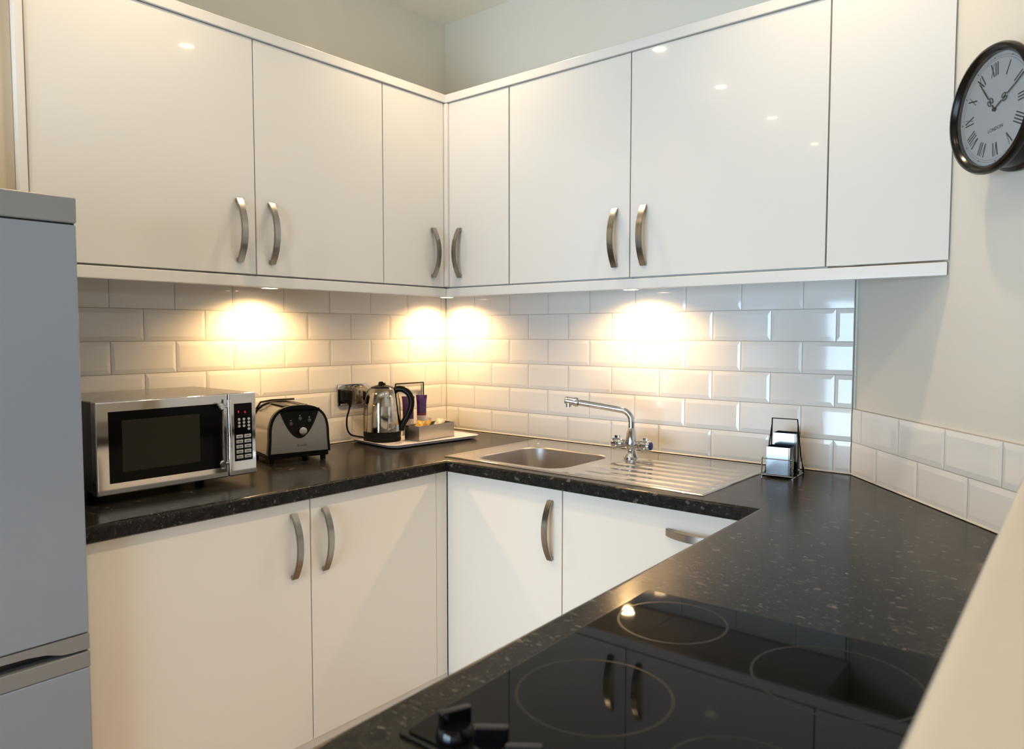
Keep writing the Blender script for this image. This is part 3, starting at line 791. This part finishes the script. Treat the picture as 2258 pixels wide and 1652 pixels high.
# tin of sachets on the tray
BX, BY, BR = .196, -.294, math.radians(2)
t = thing('sachet_tin', 'satin metal rectangular tin full of sachets on the tray', 'tin', (BX, BY, KZ), BR)
bw, bl, bh = .040, .103, .060
b = B(); b.box(-bw, bw, -bl, bl, 0, .002)
for x0, x1, y0, y1 in ((-bw, -bw+.0015, -bl, bl), (bw-.0015, bw, -bl, bl), (-bw, bw, -bl, -bl+.0015), (-bw, bw, bl-.0015, bl)): b.box(x0, x1, y0, y1, 0, bh)
b.box(-bw+.0015, bw-.0015, -bl+.0015, bl-.0015, .002, .028); obj('tin_box', b, M['tin'], t, smooth=False)
def sachet(x, y, z, m, rx, rz, label, w=.030, l=.052):
    b = B(); bm = b.bm; nx, ny = 6, 8
    V = [[bm.verts.new(((i/nx-.5)*w, (j/ny-.5)*l, .0035*math.sin(PI*i/nx)*math.sin(PI*j/ny) + .0012*math.sin(j*2.1+i))) for j in range(ny+1)] for i in range(nx+1)]
    for i in range(nx):
        for j in range(ny): bm.faces.new((V[i][j], V[i+1][j], V[i+1][j+1], V[i][j+1]))
    g = bmesh.ops.solidify(bm, geom=bm.faces[:], thickness=.002)
    o = obj('sachet', b, m); o.location = (x, y, z); o.rotation_euler = (rx, .15, rz); tag(o, label, 'sachet', 'sachets in the tin')
zt_ = KZ+.050
sachet(BX+.018, BY-.078, zt_+.010, M['gold'], .75, .4, 'gold sachet sticking up at the kettle end of the tin')
sachet(BX+.020, BY-.040, zt_+.008, M['gold'], .85, -.2, 'gold sachet lying second from the kettle end of the tin')
sachet(BX-.012, BY-.010, zt_+.012, M['greysachet'], .95, .2, 'silver sachet standing in the middle of the tin')
sachet(BX+.014, BY+.030, zt_+.008, M['creamsachet'], .8, .1, 'cream sachet right of the middle of the tin')
sachet(BX-.006, BY+.068, zt_+.006, M['greysachet'], .7, -.15, 'silver sachet at the corner end of the tin')
# packets and wire stand behind the tin
def packet(x, y, z, rz, w, h, bands, label, tilt=-.10, deep=.009):
    t = thing('snack_packet', label, 'packet', (x, y, z), rz, 'packets on the tray')
    n = 12
    for nm, za, zb, m in bands:
        b = B(); bm = b.bm
        def vv(i, k, s):
            u = i/10; fz = za+(zb-za)*k/n
            bul = math.sin(PI*u)*math.sin(PI*min(1, max(0, fz)))**.7
            yy = s*(.0006+deep*bul) - tilt*0
            xx = (u-.5)*w*(1-.05*math.sin(PI*fz) + .14*max(0, fz-.8)/.2)
            return bm.verts.new((xx, yy + math.tan(-tilt)*fz*h, fz*h))
        for s in (-1, 1):
            g_ = [[vv(i, k, s) for k in range(n+1)] for i in range(11)]
            for i in range(10):
                for k in range(n): bm.faces.new((g_[i][k], g_[i+1][k], g_[i+1][k+1], g_[i][k+1]))
        bmesh.ops.remove_doubles(bm, verts=bm.verts[:], dist=.0004)
        bmesh.ops.recalc_face_normals(bm, faces=bm.faces[:])
        obj(nm, b, m, t)
    return t
packet(.085, -.236, KZ, math.radians(45), .042, .166, [('white_lower', 0, .48, M['whitepack']), ('maroon_band', .48, .54, M['maroon']), ('purple_upper', .54, 1, M['purple'])], 'purple and white foil packet leaning beside the kettle handle')
packet(.068, -.297, KZ, math.radians(45), .048, .163, [('white_lower', 0, .42, M['whitepack']), ('purple_upper', .42, 1, M['purple'])], 'purple foil packet seen through the kettle handle')
b = B()
c0, c1 = Vector((.011, -.315, TZ+.0036)), Vector((.014, -.157, TZ+.0036))
up = Vector((0, 0, .214))
b.tube([c0, c0+up, c0+up+Vector((0, 0, .0005)), c1+up, c1+up-Vector((0, 0, .0005)), c1], .0028, 8); t_ = thing('leaflet_stand', 'slim black wire frame stand rising behind the kettle and packets', 'stand', (0, 0, 0))
obj('wire_frame', b, M['black'], t_)
b = B(); e_ = (c1-c0).normalized(); q_ = c1 - e_*.011
b.tube([q_+Vector((0, 0, .12)), q_+up-Vector((0, 0, .005))], .0042, 10); obj('bright_upright', b, M['chrome'], t_)
b = B(); b.tube([c0-Vector((.006, 0, .0006)), c1-Vector((.006, 0, .0006))], .003, 8); obj('foot_bar', b, M['black'], t_)

# ------------------------------------------------------------------ caddy of two chrome pots right of the sink
CX, CY = 1.580, -.120
t = thing('wire_caddy', 'small chrome wire caddy holding two pots beside the draining board', 'caddy', (CX, CY, .9104), .08)
wr = .0021
b = B()
for x in (-.045, .045):
    b.tube([(x, -.075, .0016), (x, -.075, .055), (x, -.070, .058)], wr, 8)
b.tube([(-.045, -.070, .055), (.045, -.070, .055)], wr, 8); b.tube([(-.045, -.076, .006), (.045, -.076, .006)], wr, 8)
for x in (-.045, .045): b.tube([(x, -.076, .0018), (x, .055, .0018), (x, .057, .02)], wr, 8)
for y in (-.06, 0, .05): b.tube([(-.045, y, .0018), (.045, y, .0018)], wr, 8)
obj('wire_base', b, M['chrome'], t)
b = B()
for x in (-.047, .047):
    b.tube([(x, .052, .0018), (x*.95, .018, .06), (x*.83, .004, .150), (x*.80, 0, .172)], .0019, 8)
b.tube([(-.047*.8, 0, .171), (.047*.8, 0, .171)], .0015, 8)
for x in (-.047, .047): b.tube([(x, -.035, .0018), (x*.96, -.012, .06), (x*.83, .002, .150)], .0019, 8)
obj('carry_loop', b, M['black'], t)
b = B(); b.box(-.046, .046, .005, .050, .0035, .040, .001); obj('rear_step', b, M['chrome'], t)
def pot(x, y, z, h, label):
    b = B(); w0, w1, d0, d1 = .0345, .034, .0285, .028
    def sq(w, d, zz): return [b.bm.verts.new((sx*w, sy*d, zz)) for sx, sy in ((-1, -1), (1, -1), (1, 1), (-1, 1))]
    r_ = [sq(w0, d0, 0), sq(w1, d1, h), sq(w1-.0012, d1-.0012, h), sq(w0-.0012, d0-.0012, .002)]
    b.bm.faces.new(r_[0][::-1])
    for a, c in zip(r_, r_[1:]):
        for i in range(4): b.bm.faces.new((a[i], a[(i+1) % 4], c[(i+1) % 4], c[i]))
    b.bm.faces.new(r_[-1])
    bmesh.ops.bevel(b.bm, geom=[e for e in b.bm.edges if abs((e.verts[0].co-e.verts[1].co).z) > .01], offset=.003, segments=3, affect='EDGES')
    o = obj('metal_pot', b, M['pot']); o.location = (x, y, z); o.rotation_euler = (0, 0, .08); tag(o, label, 'pot', 'chrome pots in the caddy')
pot(CX+.0035, CY-.043, .9104+.0036, .088, 'square chrome pot at the front of the wire caddy')
pot(CX-.002, CY+.027, .9104+.0402, .086, 'square chrome pot at the back of the wire caddy, standing higher')

# ------------------------------------------------------------------ clock on the angled wall
cs_, cz_ = .690, 1.806
base = aw(cs_, -T)
ry = math.atan2(AY, AX)          # local X along the wall, local -Y out of the wall
t = thing('wall_clock', 'round black double-rimmed wall clock with roman numerals', 'clock', (base.x, base.y, cz_), ry)
OUT = Matrix.Rotation(PI/2, 4, 'X')     # lathe axis Z -> local -Y (out of the wall)
TILT = Matrix.Rotation(math.radians(-3), 4, 'Y')
RF = .113; FH = .064
b = B(); b.lathe([(.122, .001), (.124, .004), (.124, .012), (.117, .016), (.114, .060), (.110, .062), (0, .062)], 72, mx=OUT); obj('case', b, M['clock'], t)
b = B(); b.lathe([(.1125, .060), (.122, .060), (.1275, .063), (.1305, .069), (.1305, .075), (.127, .081), (.1215, .083), (.1175, .080), (.1155, .077), (.1130, .074), (.1125, .066), (.1125, .060)], 80, mx=OUT, cap=False); obj('rim', b, M['clock'], t)
b = B(); b.lathe([(0, FH), (RF, FH), (RF, FH-.001)], 72, mx=OUT, cap=False); fc = obj('face', b, M['face'], t)
# numerals
def stroke(b, x0, z0, x1, z1, w, m, depth=FH+.0003):
    d = Vector((x1-x0, z1-z0)); n = Vector((-d.y, d.x)).normalized()*w/2
    p = [(x0+n.x, z0+n.y), (x1+n.x, z1+n.y), (x1-n.x, z1-n.y), (x0-n.x, z0-n.y)]
    b.prism(p, 0, .0004, mx=m @ Matrix(((1, 0, 0, 0), (0, 0, -1, -depth), (0, 1, 0, 0), (0, 0, 0, 1))))
NUM = ['XII', 'I', 'II', 'III', 'IIII', 'V', 'VI', 'VII', 'VIII', 'IX', 'X', 'XI']
for k, s in enumerate(NUM):
    b = B(); m = TILT @ Matrix.Rotation(math.radians(30*k), 4, 'Y')
    wd = {'I': .0062, 'V': .0125, 'X': .0125}; tot = sum(wd[c] for c in s); x = -tot/2; r0, r1 = .068, .0955
    for c in s:
        xc = x+wd[c]/2; x += wd[c]
        if c == 'I': stroke(b, xc, r0, xc, r1, .0026, m)
        elif c == 'V': stroke(b, xc-.0045, r1, xc, r0, .0028, m); stroke(b, xc+.0045, r1, xc, r0, .0011, m)
        else: stroke(b, xc-.0045, r1, xc+.0045, r0, .0028, m); stroke(b, xc+.0045, r1, xc-.0045, r0, .0011, m)
    stroke(b, 0, .1045, 0, .1070, .0025, m)
    obj('numeral', b, M['ink'], fc, smooth=False)
b = B(); n = 90
for i in range(n):
    a, c = 2*PI*i/n, 2*PI*(i+1)/n
    b.quads([((r*math.sin(q), -FH-.0004, r*math.cos(q)) for r, q in ((.1008, a), (.1013, a), (.1013, c), (.1008, c)))])
    b.quads([((r*math.sin(q), -FH-.0004, r*math.cos(q)) for r, q in ((.1052, a), (.1057, a), (.1057, c), (.1052, c)))])
obj('minute_track', b, M['ink'], fc, smooth=False)
def hand(name, ang, ln, curl, tail, wdt, dep):
    b = B(); m = Matrix.Rotation(math.radians(ang), 4, 'Y'); h = FH+dep
    for x0, z0, x1, z1, w in ((0, -tail, 0, curl-.010, wdt), (0, curl+.008, 0, ln*.75, wdt), (0, ln*.75, 0, ln, wdt*.6)): stroke(b, x0, z0, x1, z1, w, m, h)
    for sx in (-1, 1):
        pts = [m @ Vector((sx*(.0042+.0034*math.cos(2*PI*i/14)), -h-.0002, curl-.001+.0065*math.sin(2*PI*i/14))) for i in range(14)]
        b.tube(pts, .0009, 6, closed=True)
    obj(name, b, M['ink'], t)
hand('hour_hand', -37, .084, .024, .004, .0030, .0016)
hand('minute_hand', 62, .1015, .036, .004, .0026, .0030)
b = B(); b.lathe([(.0042, FH), (.0042, FH+.0045), (.002, FH+.0055), (0, FH+.0055)], 20, mx=OUT); obj('hand_boss', b, M['ink'], t)
text_obj('LONDON', .0105, M['ink'], fc, TILT @ Matrix.Translation((.001, -FH-.0003, -.040)) @ Matrix.Rotation(PI/2, 4, 'X'), 'lettering', .0002)
b = B(); b.lathe([(.113, .0745), (0, .0765)], 64, mx=OUT, cap=False); obj('glass', b, M['clockglass'], t)

# ------------------------------------------------------------------ lamps
def light(name, typ, loc, energy, col, rot=(0, 0, 0), **k):
    l = bpy.data.lights.new(name, typ); l.energy = energy; l.color = col
    for a, v in k.items(): setattr(l, a, v)
    o = bpy.data.objects.new(name, l); COL.objects.link(o); o.location = loc; o.rotation_euler = rot; return o
PUCK_W, PUCK_C = 25.0, (1, .62, .27)
for x, y, lab in ((.120, -.9715, 'round warm puck lamp under the wall cabinet over the toaster'), (.125, -.1215, 'round warm puck lamp under the corner wall cabinet'), (1.0325, -.120, 'round warm puck lamp under the wall cabinets over the tap')):
    t = thing('puck_downlight', lab, 'lamp', (x, y, UB), 0, 'puck lamps under the wall cabinets')
    b = B(); b.lathe([(.034, -.0003), (.034, -.010), (.031, -.0135), (.026, -.0138), (.026, -.010), (0, -.010)], 36); obj('housing', b, M['puckrim'], t)
    b = B(); b.lathe([(0, -.0122), (.0255, -.0122)], 30, cap=False); obj('lens', b, M['puck'], t)
    l = light('puck_light', 'SPOT', (0, 0, -.0155), PUCK_W, PUCK_C, spot_size=math.radians(161), spot_blend=.7, shadow_soft_size=.02); l.parent = t
CEIL_W, CEIL_C = 32.0, (1, .75, .45)
k = 0
rowlab = ('nearest the sink wall', 'second from the sink wall', 'third from the sink wall', 'fourth from the sink wall', 'nearest the window')
for x, nm in ((.60, 'left row'), (1.79, 'right row')):
    for j, y in enumerate((-.62, -1.535, -2.24, -3.01, -3.85)):
        t = thing('ceiling_downlight', 'recessed round ceiling downlight, %s, %s' % (nm, rowlab[j]), 'lamp', (x, y, CEIL), 0, 'ceiling downlights')
        b = B(); b.lathe([(.046, -.0002), (.046, -.003), (.042, -.006), (.033, -.0065), (.033, -.0035), (0, -.0035)], 32); obj('bezel', b, M['chrome'], t)
        b = B(); b.lathe([(0, -.005), (.0325, -.005)], 28, cap=False); obj('lens', b, M['lamp'], t)
        l = light('downlight', 'SPOT', (0, 0, -.012), CEIL_W, CEIL_C, spot_size=math.radians(125), spot_blend=.9, shadow_soft_size=.03); l.parent = t
# daylight through the window
w = bpy.data.worlds.new('overcast_sky'); scene.world = w; w.use_nodes = True
bg = w.node_tree.nodes['Background']; bg.inputs[0].default_value = (.57, .785, 1.0, 1); bg.inputs[1].default_value = 15.0
light('window_portal', 'AREA', ((WX0+WX1)/2, YF-.12, (WZ0+WZ1)/2), 1, (1, 1, 1), rot=(PI/2, 0, 0), shape='RECTANGLE', size=WX1-WX0, size_y=WZ1-WZ0)
pl = bpy.data.lights['window_portal']; pl.cycles.is_portal = True

# ------------------------------------------------------------------ camera
C = Vector((2.37441, -2.38743, 1.34441)); yaw, pitch, roll, F = -.693577, -.0563975, .00043, 1623.17
cp, sp_ = math.cos(pitch), math.sin(pitch)
f = Vector((math.sin(yaw)*cp, math.cos(yaw)*cp, sp_)); r = Vector((math.cos(yaw), -math.sin(yaw), 0)); u = r.cross(f)
cr_, sr_ = math.cos(roll), math.sin(roll)
R_, U_ = r*cr_ + u*sr_, u*cr_ - r*sr_
cam = bpy.data.cameras.new('camera'); co = bpy.data.objects.new('camera', cam); COL.objects.link(co)
co.matrix_world = Matrix(((R_.x, U_.x, -f.x, C.x), (R_.y, U_.y, -f.y, C.y), (R_.z, U_.z, -f.z, C.z), (0, 0, 0, 1)))
cam.sensor_width = 36; cam.sensor_fit = 'HORIZONTAL'; cam.lens = F/2258*36; cam.clip_start = .02
cam.dof.use_dof = True; cam.dof.focus_distance = 2.4; cam.dof.aperture_fstop = 5.6
scene.camera = co
scene.view_settings.view_transform = 'Standard'; scene.view_settings.look = 'None'; scene.view_settings.gamma = 1
scene.view_settings.use_curve_mapping = False; scene.view_settings.exposure = -.22
scene.cycles.max_bounces = 10; scene.cycles.diffuse_bounces = 5; scene.cycles.glossy_bounces = 6
scene.cycles.caustics_reflective = False; scene.cycles.caustics_refractive = False
scene.cycles.sample_clamp_indirect = 6
scene.cycles.use_denoising = True
scene.cycles.use_adaptive_sampling = True; scene.cycles.adaptive_threshold = .02
